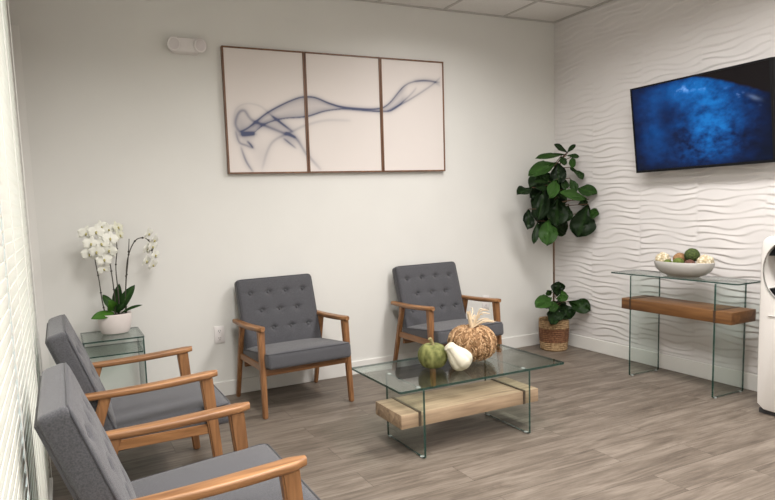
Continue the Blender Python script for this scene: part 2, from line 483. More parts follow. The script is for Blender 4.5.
# ------------------------------------------------------------------ armchairs
def make_chair(label):
    t = thing('armchair', label, 'chair', group='grey tufted armchairs')
    # side frames
    for s in (-1, 1):
        x = s * .293
        # arm: curved plan, wide near the front, rounded nose
        bm = bmesh.new(); rings = []
        yb, yf = -.075, -.66
        for k in range(15):
            u = k / 14
            y = yb + (yf - yb) * u
            ztop = .570 + .024 * u - .008 * math.sin(PI * u)
            wd = .042 + .020 * math.sin(min(1, u * 1.15) * PI * .62) ** 2
            if u > .93: wd *= (1 - ((u - .93) / .07) ** 2 * .45)
            if k == 14: wd *= .8
            xo = x + s * .004 * math.sin(PI * u)
            th = .028
            loop = rr_loop(wd, th, .009, 3)
            rings.append([(xo + a, y, ztop - th / 2 + b) for a, b in loop])
        loft(bm, rings)
        obj('armrest', bm, M['chair_wood'], t)
        obj('leg', leg_bm((x, -.612, .567), (x + s * .010, -.655, 0), .040, .030, .052, .034), M['chair_wood_z'], t)
        obj('leg', leg_bm((x, -.225, .555), (x + s * .006, -.065, 0), .034, .027, .044, .032), M['chair_wood_z'], t)
        # side rail
        bm = bmesh.new()
        loft(bm, [[(x + a * .011 - s * .002, y, zc + b * .022) for a, b in ((-1, -1), (1, -1), (1, 1), (-1, 1))] for y, zc in ((-.62, .320), (-.155, .318))])
        bmesh.ops.bevel(bm, geom=list(bm.edges), offset=.004, segments=2, affect='EDGES')
        obj('side_rail', bm, M['chair_wood'], t)
    obj('front_rail', bx(-.282, .282, -.648, -.624, .272, .316, bev=.004), M['chair_wood_x'], t)
    obj('rear_rail', bx(-.282, .282, -.212, -.190, .245, .288, bev=.004), M['chair_wood_x'], t)
    # seat cushion: box cushion, slightly crowned, tilted backwards
    def crown(x, z): return 0
    bm = cushion(.575, .100, .54, .022, 22, 20, lambda x, z: .016 * max(0, (1 - (x / .29) ** 4)) * max(0, (1 - (z / .27) ** 4)))
    # cushion's -Y is the top: rotate so that it points up
    bm.transform(Matrix.Rotation(R(-90), 4, 'X'))
    seat = obj('seat_cushion', bm, M['fabric'], t, loc=(0, -.452, .350), rot=(R(-5.5), 0, 0))
    bm = bmesh.new()
    tube(bm, [(a, b, .0465) for a, b in rr_loop(.567, .532, .03, 5)], .0028, 6, closed=True)
    obj('piping', bm, M['piping'], seat)
    # back cushion with buttons
    W, D, HH = .560, .078, .535
    btn = [(bxx, .157) for bxx in (-.195, -.065, .065, .195)] + [(bxx, .027) for bxx in (-.13, 0, .13)] + [(bxx, -.103) for bxx in (-.195, -.065, .065, .195)]
    def puff(x, z):
        p = .014 * max(0, 1 - (x / (W / 2)) ** 4) * max(0, 1 - (z / (HH / 2)) ** 4)
        for a, b in btn:
            r2 = (x - a) ** 2 + (z - b) ** 2
            p -= .020 * math.exp(-r2 / (2 * .011 ** 2)) + .007 * math.exp(-r2 / (2 * .028 ** 2))
            # soft crease running sideways from each button
            p -= .008 * math.exp(-((z - b - .004) / .007) ** 2) * math.exp(-((x - a) / .038) ** 2)
        return p
    bm = cushion(W, D, HH, .02, 66, 60, puff)
    back = obj('back_cushion', bm, M['fabric'], t, loc=(0, -.150, .584), rot=(R(-18), 0, 0))
    bm = bmesh.new()
    tube(bm, [(a, -D / 2 + .004, b) for a, b in rr_loop(W - .008, HH - .008, .028, 5)], .0028, 6, closed=True)
    obj('piping', bm, M['piping'], back)
    for a, b in btn:
        bm = bmesh.new(); bmesh.ops.create_uvsphere(bm, u_segments=12, v_segments=8, radius=1)
        bm.transform(Matrix.Translation((a, -D / 2 + .004, b)) @ Matrix.Diagonal((.010, .006, .010, 1)))
        obj('button', bm, M['fabric'], back)
    # wooden back frame behind the cushion
    obj('back_panel', bx(-.27, .27, D / 2 - .002, D / 2 + .006, -.255, .25), M['darkgrey'], back, smooth=False)
    return t
chair = make_chair('grey tufted wood-armed armchair against the back wall, under the left picture panel')
chair.location = (-2.765, 0.0, 0); chair.rotation_euler = (0, 0, R(3)); chair.scale = (1.04, .94, 1)
dup(chair, (-1.475, -.01, 0), R(1), 'grey tufted wood-armed armchair against the back wall, behind the pumpkins', scale=(1.03, .95, 1))
dup(chair, (-4.284, -1.205, 0), R(90), 'grey wood-armed armchair by the blinds, between the side table and the nearest armchair', scale=(1, 1.13, 1))
dup(chair, (-4.29, -2.335, 0), R(90), 'grey wood-armed armchair by the blinds, nearest to the camera', scale=(1, 1.13, 1))

# ------------------------------------------------------------------ glass furniture
def glass_slab(x0, x1, y0, y1, z0, z1, axis, r=.012, seg=5):
    """thin slab, thin direction 'axis'; faces slot 0, edges slot 1; rounded corners in its plane"""
    bm = bmesh.new()
    dims = {'x': ((y0, y1), (z0, z1)), 'y': ((x0, x1), (z0, z1)), 'z': ((x0, x1), (y0, y1))}[axis]
    (a0, a1), (b0, b1) = dims
    loop = [(a + (a0 + a1) / 2, b + (b0 + b1) / 2) for a, b in rr_loop(a1 - a0, b1 - b0, r, seg)]
    lo, hi = {'x': (x0, x1), 'y': (y0, y1), 'z': (z0, z1)}[axis]
    def P(a, b, c): return {'x': (c, a, b), 'y': (a, c, b), 'z': (a, b, c)}[axis]
    A = [bm.verts.new(P(a, b, lo)) for a, b in loop]; B = [bm.verts.new(P(a, b, hi)) for a, b in loop]
    bm.faces.new(A).material_index = 0; bm.faces.new(B).material_index = 0
    n = len(loop)
    for i in range(n):
        bm.faces.new((A[i], A[(i + 1) % n], B[(i + 1) % n], B[i])).material_index = 1
    return bm

def pads(t, pts, r=.02):
    for p in pts:
        bm = bmesh.new(); lathe(bm, [(r, p[2]), (r, p[2] + .004)], 20, cx=p[0], cy=p[1])
        obj('mounting_disc', bm, M['pad'], t)

# coffee table
t = thing('coffee_table', 'low rectangular glass coffee table with a pale wooden block shelf', 'table', (-2.11, -1.395, 0))
G = [M['glass_top'], M['edge']]; G2 = [M['glass'], M['edge']]
tz = .375
obj('tabletop', glass_slab(-.545, .555, -.275, .290, tz, tz + .012, 'z', .012), G, t, smooth=False)
lx = (-.400, .300)
for x in lx:
    obj('side_panel', glass_slab(x - .006, x + .006, -.266, .125, .006, tz - .002, 'x', .006), G2, t, smooth=False)
    for yy in (-.235, .10):
        bm = bmesh.new(); lathe(bm, [(.008, 0), (.012, .007)], 16, cx=x, cy=yy); obj('foot_pad', bm, M['pad'], t)
pads(t, [(lx[0], -.215, tz - .003), (lx[0], .09, tz - .003), (lx[1], -.215, tz - .003), (lx[1], .09, tz - .003)], .012)
obj('wood_block', bx(-.512, .405, -.222, .06, .166, .242, bev=.003), M['oak'], t)
M['slot'] = mat('dark_slot', (.09, .06, .04), .6)
for x in lx: obj('slot_band', bx(x - .008, x + .008, -.2235, .0615, .1665, .2455), M['slot'], t, smooth=False)

# console table
t = thing('console_table', 'tall narrow glass console table with a thick brown wooden beam', 'table', (-.235, -1.44, 0))
tz = .752
obj('tabletop', glass_slab(-.14, .125, -.46, .49, tz, tz + .009, 'z', .012), G, t, smooth=False)
ly = (-.327, .300)
for yy in ly:
    obj('side_panel', glass_slab(-.152, .155, yy - .006, yy + .006, .006, tz - .002, 'y', .006), G2, t, smooth=False)
    for x in (-.125, .13):
        bm = bmesh.new(); lathe(bm, [(.009, 0), (.009, .007)], 16, cx=x, cy=yy); obj('foot_pad', bm, M['pad'], t)
pads(t, [(-.115, ly[0], tz - .003), (-.115, ly[1], tz - .003), (.09, ly[0], tz - .003), (.09, ly[1], tz - .003)], .016)
obj('wood_beam', bx(-.155, .09, -.435, .375, .500, .578, bev=.003), M['walnut'], t)
M['slot_brown'] = mat('dark_slot_brown', (.05, .025, .012), .6)
for yy in ly: obj('slot_band', bx(-.1565, .0915, yy - .008, yy + .008, .4985, .5795), M['slot_brown'], t, smooth=False)

# side table in the corner
t = thing('side_table', 'small two tier clear glass side table in the corner under the orchid', 'table', (-3.90, -.20, 0))
obj('tabletop', glass_slab(-.185, .175, -.19, .17, .572, .581, 'z', .012), G, t, smooth=False)
for x in (-.178, .168):
    obj('side_panel', glass_slab(x - .0045, x + .0045, -.185, .16, .004, .571, 'x', .006), G2, t, smooth=False)
obj('shelf', glass_slab(-.172, .162, -.185, .15, .480, .488, 'z', .004), G, t, smooth=False)

# ------------------------------------------------------------------ pumpkins on the coffee table
TT = .3875
def ribbed(bm, rad, hgt, ribs, depth, nu=96, nv=24, sag=.3, base=0.0, twist=0):
    rings = []
    for j in range(nv + 1):
        v = -PI / 2 + PI * j / nv
        ring = []
        for i in range(nu):
            a = 2 * PI * i / nu
            rb = 1 - depth * (abs(math.cos(ribs * a / 2 + twist * v))) ** 6 * math.cos(v) ** .5 if math.cos(v) > 0 else 1
            rr = rad * (max(0, math.cos(v)) ** .75) * rb
            z = hgt / 2 * math.sin(v)
            dip = sag * hgt * .5 * math.exp(-(rr / (rad * .35)) ** 2) * (1 if v > 0 else -1) * (abs(math.sin(v)) ** 2)
            ring.append((rr * math.cos(a) + 1e-5 * math.cos(a), rr * math.sin(a) + 1e-5 * math.sin(a), z - dip + hgt / 2 + base))
        rings.append(ring)
    loft(bm, rings)

t = thing('green_pumpkin', 'small mottled green pumpkin on the coffee table, left of the white gourd', 'pumpkin', (-2.262, -1.375, TT))
bm = bmesh.new(); ribbed(bm, .086, .148, 9, .07, sag=.2)
obj('body', bm, M['green_pumpkin'], t)
bm = bmesh.new(); tube(bm, [(0, 0, .118), (.0, 0, .142), (-.006, 0, .160), (-.018, 0, .176)], [.016, .010, .009, .011], 10)
obj('stem', bm, M['pstem'], t)

t = thing('white_gourd', 'white pear-shaped gourd leaning against the woven pumpkin on the coffee table', 'gourd', (-2.158, -1.500, TT))
bm = bmesh.new(); nv = 34; rings = []
for j in range(nv + 1):
    u = j / nv                         # 0 = fat bottom, 1 = neck tip
    prof = .068 * math.sqrt(max(0, 1 - ((u - .32) / .33) ** 2)) if u < .32 else .066 * (.50 + .50 * (.5 + .5 * math.cos(min(1, (u - .32) / .62) * PI)))
    if u > .93: prof *= math.sqrt(max(0, 1 - ((u - .93) / .07) ** 2)) * 1.0
    if u < .001: prof = 0
    ring = []
    for i in range(60):
        a = 2 * PI * i / 60
        rr = max(prof, 1e-5) * (1 - .10 * abs(math.cos(2.5 * a)) ** 8)
        ring.append((rr * math.cos(a), rr * math.sin(a), (u - .32) * .172))
    rings.append(ring)
loft(bm, rings)
# axis tipped up and to the left
bm.transform(Matrix.Rotation(R(-38), 4, 'Y') @ Matrix.Rotation(R(-12), 4, 'X'))
mnz = min(v.co.z for v in bm.verts)
bm.transform(Matrix.Translation((0, 0, -mnz)))
obj('body', bm, M['gourd'], t)

t = thing('woven_pumpkin', 'large pumpkin woven of brown husk with a pale raffia top', 'pumpkin', (-1.955, -1.335, TT + .004))
def husk(rad, hgt):
    """overlapping twisted husk braids laid round a pumpkin body"""
    bm = bmesh.new(); lay = bm.verts.layers.float.new('tone')
    rr_ = random.Random(5)
    ribs = 11
    def surf(a, v, off=0):
        cv = max(0, math.cos(v))
        r = (rad * cv ** .7) * (1 - .07 * abs(math.cos(ribs * a / 2)) ** 4) + off * cv
        z = hgt / 2 * math.sin(v) - (.25 * hgt * .5 * math.exp(-(r / (rad * .33)) ** 2) if v > 0 else 0)
        return Vector((r * math.cos(a), r * math.sin(a), z + hgt / 2 + off * math.sin(v)))
    # core
    rings = []
    vs_all = []
    for j in range(21):
        v = -PI / 2 + PI * j / 20
        vs_all.append([bm.verts.new(surf(2 * PI * i / 66, v) + Vector((1e-5 * math.cos(i), 1e-5 * math.sin(i), 0))) for i in range(66)])
    for ring in vs_all:
        for v_ in ring: v_[lay] = .3
    for a_, b_ in zip(vs_all, vs_all[1:]):
        for i in range(66): bm.faces.new((a_[i], a_[(i + 1) % 66], b_[(i + 1) % 66], b_[i]))
    # husk strips
    for k in range(2600):
        a = rr_.random() * 2 * PI; v = math.asin(rr_.uniform(-.97, .99))
        side = 1 if (int(a / (2 * PI) * ribs * 2) % 2) else -1
        da = side * rr_.uniform(.04, .12); dv = rr_.uniform(.10, .2)
        w = rr_.uniform(.0020, .0038); tone = min(1, max(0, rr_.gauss(.60, .24)))
        p = [surf(a + da * s / 3 / max(.3, math.cos(v)), min(1.45, v + dv * s / 3), .001 + .006 * math.sin(PI * (s + .4) / 3.8)) for s in range(4)]
        d = (p[-1] - p[0]).normalized(); n = (p[1] - Vector((0, 0, hgt / 2))).normalized(); s_ = d.cross(n).normalized()
        L_ = []
        for q, pp in enumerate(p):
            ww = w * (.5 if q in (0, 3) else 1)
            L_.append((bm.verts.new(pp - s_ * ww), bm.verts.new(pp + n * .0025), bm.verts.new(pp + s_ * ww)))
        for row in L_:
            for x_ in row: x_[lay] = tone
        for r0, r1 in zip(L_, L_[1:]):
            bm.faces.new((r0[0], r0[1], r1[1], r1[0])); bm.faces.new((r0[1], r0[2], r1[2], r1[1]))
    return bm
def obj_attr(name, bm, m, parent, smooth=True):
    return obj(name, bm, m, parent, smooth)
obj('body', husk(.138, .200), M['husk'], t)
bm = bmesh.new(); rr_ = random.Random(11)
for k in range(9):                     # upright bundle
    a = rr_.random() * 6.28; r0 = .010 * rr_.random()
    tube(bm, [(r0 * math.cos(a), r0 * math.sin(a), .17), (r0 * math.cos(a) - .012, r0 * math.sin(a), .23), (r0 * 1.6 * math.cos(a) - .024, r0 * 1.6 * math.sin(a), .275 + .02 * rr_.random())], [.005, .0045, .003], 6)
for k in range(13):                    # fronds flopping to the right
    L_ = rr_.uniform(.08, .15); a = rr_.uniform(-.9, .9); up = rr_.uniform(.3, 1.0)
    pts = []
    for s in range(7):
        u = s / 6
        pts.append((L_ * u * math.cos(a) + .006 * math.sin(9 * u + k), L_ * u * math.sin(a), .185 + up * .12 * math.sin(min(1, u * 1.1) * PI * .62) - .02 * u * (1 - up)))
    tube(bm, pts, [.0035] * 6 + [.002], 5)
obj('raffia_top', bm, M['straw'], t)

# ------------------------------------------------------------------ bowl with balls on the console
BZ = .7615
t = thing('oval_bowl', 'shallow oval pale grey bowl full of decorative balls on the console table', 'bowl', (-.245, -1.445, BZ))
bm = bmesh.new()
prof = [(.40, 0), (.52, .001), (.74, .018), (.91, .046), (.985, .078), (1.0, .100), (.985, .104), (.955, .097), (.91, .074), (.80, .044), (.60, .022), (.3, .012), (.001, .010)]
lathe(bm, [(.001, 0)] + prof, 64, .122, .208)
obj('bowl_body', bm, M['bowl'], t)
def ball(name, x, y, z, r, m, label, cat='decorative ball', bumpy=.04):
    bm = bmesh.new(); bmesh.ops.create_icosphere(bm, subdivisions=4, radius=r)
    for v in bm.verts:
        v.co *= 1 + bumpy * noise.noise(v.co * (3.2 / r) + Vector((x * 9, y * 7, 3)))
    o = obj(name, bm, m, loc=(x, y, z + .008)); tag(o, label, cat, 'balls in the oval bowl'); return o
ball('decorative_ball', -.26, -1.300, BZ + .098, .050, M['cream_ball'], 'cream knobbly ball at the left end of the oval bowl', bumpy=.16)
ball('decorative_ball', -.245, -1.600, BZ + .096, .050, M['cream_ball'], 'cream knobbly ball at the right end of the oval bowl', bumpy=.16)
ball('decorative_ball', -.232, -1.408, BZ + .108, .043, M['brown_ball'], 'light brown ball in the oval bowl beside the left cream ball')
ball('decorative_ball', -.232, -1.497, BZ + .140, .047, M['moss'], 'dark green mossy ball on top of the pile in the bowl')
ball('decorative_ball', -.300, -1.447, BZ + .086, .037, M['moss_light'], 'olive green ball at the front of the bowl below the mossy one')
ball('decorative_ball', -.305, -1.370, BZ + .078, .030, M['moss_light'], 'small olive green ball low in the bowl beside the left cream ball')
ball('decorative_ball', -.300, -1.530, BZ + .082, .034, M['red_ball'], 'dark reddish brown ball at the front of the bowl beside the right cream ball')
ball('decorative_ball', -.190, -1.545, BZ + .098, .036, M['brown_ball'], 'small brown ball behind the dark reddish ball in the bowl')

# ------------------------------------------------------------------ fiddle leaf fig
def leaf(bm, base, tip, w, tone, lay, face=Vector((-.3, -.9, .3)), curl=.12, shape='obovate', fold=.18, seed=0):
    base, tip = Vector(base), Vector(tip)
    d = tip - base; L_ = d.length; d.normalize()
    n = (face - d * face.dot(d)).normalized(); s = d.cross(n).normalized()
    rows = []; nu, nw = 12, 8
    for i in range(nu + 1):
        u = i / nu
        if shape == 'obovate':
            wd = (math.sin(PI * u ** 1.15) ** .62) * (.62 + .5 * u) if 0 < u < 1 else 0
            if u < .35: wd *= .75 + .25 * u / .35
        else:
            wd = math.sin(PI * u ** .9) ** .7 if 0 < u < 1 else 0
        wd = max(wd, .02) * w / 2
        row = []
        for j in range(nw + 1):
            q = 2 * j / nw - 1
            wob = .085 * w * math.sin(7 * u + 3 * seed + (2 if q > 0 else 0)) * abs(q) ** 2
            vein = .016 * w / .1 * abs(math.sin(u * PI * 6 + abs(q))) * (1 - abs(q)) * abs(q)
            jit = .010 * noise.noise(Vector((u * 4 + seed, q * 3, seed * 1.7))) + .005 * noise.noise(Vector((u * 11 + seed, q * 8, seed)))
            if shape == 'obovate': wob += jit * w / .08
            p = base + d * (L_ * u) + s * (wd * q) + n * (fold * wd * abs(q) + wob - vein - curl * L_ * (u - .45) ** 2 * 1.6)
            v = bm.verts.new(p); v[lay] = min(1, max(0, tone + (.25 if abs(q) < .15 else 0))); row.append(v)
        rows.append(row)
    for a, b in zip(rows, rows[1:]):
        for j in range(nw): bm.faces.new((a[j], a[j + 1], b[j + 1], b[j]))

UP = [(-0.157, 1.716, -0.278, 1.775, 0.04), (-0.171, 1.716, -0.089, 1.776, 0.032), (-0.171, 1.706, -0.449, 1.686, 0.045), (-0.171, 1.695, -0.048, 1.685, 0.032), (-0.103, 1.685, -0.108, 1.604, 0.045), (-0.278, 1.645, -0.527, 1.558, 0.096), (-0.265, 1.635, -0.265, 1.484, 0.104), (-0.13, 1.594, 0.045, 1.51, 0.061), (-0.238, 1.685, -0.198, 1.625, 0.048), (-0.372, 1.476, -0.502, 1.479, 0.029), (-0.279, 1.495, -0.345, 1.375, 0.08), (-0.198, 1.493, -0.184, 1.422, 0.056), (-0.13, 1.502, -0.074, 1.399, 0.064), (-0.018, 1.315, -0.198, 1.371, 0.072), (-0.074, 1.42, 0.066, 1.375, 0.088), (-0.554, 1.43, -0.681, 1.394, 0.08), (-0.541, 1.43, -0.411, 1.427, 0.048), (-0.593, 1.253, -0.594, 1.113, 0.096), (-0.411, 1.447, -0.477, 1.208, 0.112), (-0.279, 1.343, -0.279, 1.139, 0.144), (-0.372, 1.164, -0.386, 0.981, 0.12), (-0.491, 1.149, -0.53, 0.99, 0.045), (-0.004, 1.273, -0.031, 1.034, 0.168), (0.11, 1.196, 0.275, 1.189, 0.072), (-0.143, 1.278, -0.197, 1.156, 0.096), (-0.06, 1.316, 0.081, 1.27, 0.064)]
UPT = [.3, .2, .6, .4, .7, .7, .05, .35, .3, .5, .9, .3, .5, 1, .5, .1, .2, .05, .1, .15, .75, .2, .1, .6, .2, .2]
UPD = [0, 0, .02, 0, -.02, -.04, -.02, .05, 0, .0, -.10, -.05, -.04, -.12, -.06, .0, .02, 0, .02, -.02, -.08, .03, -.1, -.08, -.06, .04]
LO = [(-0.288, 0.486, -0.261, 0.609, 0.096), (-0.329, 0.49, -0.49, 0.433, 0.096), (-0.356, 0.503, -0.383, 0.547, 0.048), (-0.288, 0.465, -0.164, 0.485, 0.08), (-0.288, 0.444, -0.356, 0.378, 0.072), (-0.15, 0.43, 0.063, 0.366, 0.112), (-0.288, 0.402, -0.343, 0.26, 0.096), (-0.233, 0.418, -0.122, 0.278, 0.112), (-0.302, 0.361, -0.233, 0.28, 0.064)]
LOT = [.1, .95, .4, .9, .6, .3, .2, .15, .2]
CAM = Vector((-4.1608, -4.2575, 1.3227))
def shift(x, z, d):
    """move a point on the plane y=-.3 along y by d, drifting so the crown keeps its spread"""
    p = Vector((x, -.3, z)); v = (p - CAM); k = (v.y + d) / v.y
    return CAM + v * k
TX, TY = -.255, -.30          # trunk foot
t = thing('fiddle_leaf_fig', 'potted tree with broad dark green leaves in a woven basket in the corner', 'plant', (-.222, -.215, 0))
def rel(p): return Vector(p) - Vector((-.235, -.215, 0))
bm = bmesh.new(); lay = bm.verts.layers.float.new('leaf_tone'); bs = bmesh.new()
rl = random.Random(4)
def add_leaves(LL, TTn, DD, grow=1.18):
    for i, (bx_, bz, tx_, tz_, w) in enumerate(LL):
        d0 = DD[i]
        a = shift(bx_, bz, d0 * .5 + .02); b = shift(tx_, tz_, d0 + rl.uniform(-.04, .0))
        b = a + (b - a) * grow
        if b.x > -.06: b.x = -.06 - .01 * rl.random(); b.y -= .12
        if a.x > -.06: a.x = -.06; a.y -= .10
        leaf(bm, rel(a), rel(b), w * 1.38, TTn[i], lay, Vector((-.45 + rl.uniform(-.35, .35), -.8, .25 + rl.uniform(-.2, .35))), seed=i)
        c = Vector((TX, TY + .06, (a.z + b.z) / 2 if a.z < 1 else min(1.6, a.z - .03)))
        tube(bs, [rel(c), rel((a + c) / 2 + Vector((0, 0, .01))), rel(a)], .0035, 5)
add_leaves(UP, UPT, UPD)
# leaves filling the crown and far side; their dark tone paints its inner shade
for k in range(55):
    z = rl.uniform(1.15, 1.56); ang = rl.uniform(0, 2 * PI); r = rl.uniform(.05, .13)
    a = Vector((TX - .03 + .03 * math.cos(ang), TY + .07 + .03 * math.sin(ang), z))
    b = a + Vector((math.cos(ang) * r * 1.5, abs(math.sin(ang)) * r * .6, -rl.uniform(.05, .16)))
    b.x = min(b.x, -.08); b.y = min(b.y, -.05)
    leaf(bm, rel(a), rel(b), rl.uniform(.11, .17), rl.uniform(0, .35), lay, Vector((-.4 + rl.uniform(-.3, .3), -.8, .3)), seed=k)
obj('upper_foliage', bm, M['leaf'], t); obj('upper_branches', bs, M['trunk'], t); bs = bmesh.new()
bm = bmesh.new(); lay = bm.verts.layers.float.new('leaf_tone')
add_leaves(LO, LOT, [0, -.05, .03, -.05, -.06, -.03, -.04, -.02, -.05], 1.05)
for k in range(6):
    ang = k * 1.05; a = Vector((TX, TY + .06, .36)); b = a + Vector((math.cos(ang) * .12, math.sin(ang) * .08, .02 + .05 * rl.random()))
    leaf(bm, rel(a), rel(b), .10, rl.uniform(0, .3), lay, Vector((-.3, -.6, .7)), seed=k)
obj('lower_foliage', bm, M['leaf'], t)
obj('lower_branches', bs, M['trunk'], t)
bm = bmesh.new()
tube(bm, [rel((TX, TY + .07, .2)), rel((TX + .004, TY + .065, .6)), rel((TX - .004, TY + .06, 1.0)), rel((TX + .012, TY + .05, 1.35)), rel((-.20, TY + .03, 1.70))], [.009, .008, .0075, .006, .004], 8)
obj('trunk', bm, M['trunk'], t)
bm = bmesh.new()
prof = [(.001, 0), (.105, 0)]
NZ = 15
for k in range(NZ + 1):
    z = .006 + (.262) * k / NZ; rr = .112 + .010 * math.sin(PI * k / NZ * .8) + .006 * k / NZ
    prof += [(rr - .003, z), (rr + .003, z + .008)]
prof += [(.108, .275), (.100, .26), (.100, .23)]
lathe(bm, prof, 72, 1, 1)
for v in bm.verts:                      # twined strands
    a = math.atan2(v.co.y, v.co.x); s_ = 1 + .012 * math.sin(40 * a + v.co.z * 240)
    v.co.x *= s_; v.co.y *= s_
for f in bm.faces:
    z = sum(v.co.z for v in f.verts) / len(f.verts)
    f.material_index = 1 if .075 < z < .20 else 0
basket = obj('basket', bm, [M['basket'], M['basket_dark']], t)
for s in (-1, 1):
    bm = bmesh.new()
    tube(bm, [(s * .112, -.035, .262), (s * .122, -.03, .285), (s * .124, 0, .298), (s * .122, .03, .285), (s * .112, .035, .262)], .006, 8)
    obj('handle', bm, M['basket'], basket)
bm = bmesh.new(); lathe(bm, [(.001, .235), (.104, .235), (.104, .245), (.001, .248)], 32)
obj('soil', bm, M['soil'], t)

# ------------------------------------------------------------------ orchid
OX, OY, OZ = -3.905, -.175, .5815
t = thing('potted_orchid', 'white flowering orchid in a white oval pot on the glass side table', 'plant', (OX, OY, OZ))
bm = bmesh.new()
lathe(bm, [(.001, 0), (.62, 0), (.76, .004), (.88, .03), (.975, .075), (1.0, .118), (.985, .128), (.955, .126), (.93, .11), (.001, .105)], 56, .107, .075, cx=.028)
obj('pot', bm, M['ceramic'], t)
bm = bmesh.new(); lathe(bm, [(.001, .108), (.93, .108), (.9, .116), (.001, .121)], 40, .107, .075, cx=.028)
obj('bark', bm, M['soil'], t)
def o3(x, z, y=0.0): return Vector((x - OX, y, z - OZ))
stems = [[(-3.93, .70, 0), (-3.944, .80, 0), (-3.953, .932, -.01), (-3.968, 1.08, -.03), (-3.955, 1.18, -.05)],
         [(-3.87, .70, .01), (-3.866, .80, .01), (-3.874, .959, .0), (-3.885, 1.05, -.02), (-3.92, 1.15, -.03)],
         [(-3.85, .70, 0), (-3.843, .79, 0), (-3.847, .99, 0), (-3.831, 1.121, .0), (-3.833, 1.205, .01)],
         [(-3.81, .70, -.01), (-3.797, .869, -.01), (-3.773, 1.051, -.015), (-3.721, 1.164, -.02), (-3.663, 1.181, -.03), (-3.626, 1.142, -.04), (-3.622, 1.04, -.045)],
         [(-3.80, .70, .02), (-3.793, .868, .02), (-3.763, 1.067, .025), (-3.750, 1.179, .03)]]
def spline(P, n=5):
    P = [Vector(p) for p in P]; out = []
    for i in range(len(P) - 1):
        p0, p1, p2, p3 = P[max(i - 1, 0)], P[i], P[i + 1], P[min(i + 2, len(P) - 1)]
        for k in range(n):
            u = k / n
            out.append(.5 * ((2 * p1) + (p2 - p0) * u + (2 * p0 - 5 * p1 + 4 * p2 - p3) * u * u + (3 * p1 - p0 - 3 * p2 + p3) * u ** 3))
    out.append(P[-1]); return out
for st in stems:
    bm = bmesh.new(); pts = spline([o3(x, z, y) for x, z, y in st], 5)
    tube(bm, pts, [.0042 - .0015 * k / len(pts) for k in range(len(pts))], 7)
    for k in range(3, len(pts) - 1, 4):          # clips and nodes
        b2 = bmesh.ops.create_icosphere(bm, subdivisions=1, radius=.0075)
        for v in b2['verts']: v.co += pts[k]
    obj('flower_stem', bm, M['stem'], t)
OL = [((-3.875, .72, -.02), (-4.015, .712, -.09), .062, .8, 'l'), ((-3.85, .72, 0), (-3.752, .885, -.03), .068, .15, 'l'),
      ((-3.865, .72, .01), (-3.835, .895, .02), .062, .1, 'l'), ((-3.84, .715, -.02), (-3.712, .762, -.06), .022, .1, 'l'),
      ((-3.87, .72, 0), (-3.935, .835, .03), .055, .25, 'l'), ((-3.88, .73, -.02), (-3.905, .80, -.075), .07, .7, 'l'),
      ((-3.85, .72, .01), (-3.80, .83, .03), .06, .1, 'l'), ((-3.87, .715, -.03), (-3.83, .775, -.07), .05, .1, 'l')]
for i, (a, b, w, tn, _) in enumerate(OL):
    bm = bmesh.new(); lay = bm.verts.layers.float.new('leaf_tone')
    leaf(bm, o3(a[0], a[1], a[2]), o3(b[0], b[1], b[2]), w, tn, lay, Vector((-.1, -.75, .55)), curl=.25, shape='oval', fold=.12, seed=i)
    obj('leaf', bm, M['oleaf'], t)
FL = [(-4.009, 1.229, 0), (-3.949, 1.234, 0), (-3.984, 1.163, 0), (-3.924, 1.159, 0), (-3.997, 1.099, 0), (-3.955, 1.112, 0), (-3.916, 1.061, 0), (-3.881, 1.116, 0), (-3.872, 1.189, 0), (-3.916, 1.265, 1), (-3.875, 1.247, 1), (-3.817, 1.255, 2), (-3.812, 1.205, 2), (-3.922, 1.00, 1), (-3.637, 1.209, 3), (-3.605, 1.166, 3), (-3.652, 1.11, 3), (-3.605, 1.068, 3), (-3.665, 1.035, 3), (-3.627, 1.008, 3), (-3.62, 1.125, 3)]
rf = random.Random(2)
def flower(pos, size, face, m, roll):
    """phalaenopsis: two broad side petals, three sepals, yellow-green lip"""
    z = face.normalized(); x = Vector((0, 0, 1)).cross(z).normalized(); y = z.cross(x)
    Mx = Matrix((x, y, z)).transposed().to_4x4() @ Matrix.Rotation(roll, 4, 'Z'); Mx.translation = pos
    bm = bmesh.new()
    for ang, ln, wd, zo in ((90, 1, .62, 0), (215, .95, .6, 0), (325, .95, .6, 0), (8, 1.0, 1.05, .006), (172, 1.0, 1.05, .006)):
        a = R(ang); d = Vector((math.cos(a), math.sin(a), 0)); s = Vector((-math.sin(a), math.cos(a), 0)); rows = []
        for i in range(7):
            u = i / 6; w = math.sin(PI * min(.999, max(.03, u)) ** .8) ** .65 * wd * size * .5
            rows.append([bm.verts.new(d * size * ln * u + s * w * q + Vector((0, 0, zo + size * (.10 * u * u - .12 * abs(q) * u)))) for q in (-1, -.5, 0, .5, 1)])
        for A, B in zip(rows, rows[1:]):
            for j in range(4): bm.faces.new((A[j], A[j + 1], B[j + 1], B[j]))
    bm.transform(Mx)
    f = obj('flower', bm, m, t)
    bm = bmesh.new(); bmesh.ops.create_icosphere(bm, subdivisions=2, radius=1)
    bm.transform(Matrix.Translation((0, -.004, .008)) @ Matrix.Diagonal((size * .12, size * .20, size * .16, 1)))
    bm.transform(Mx); obj('lip', bm, M['lip'], f)
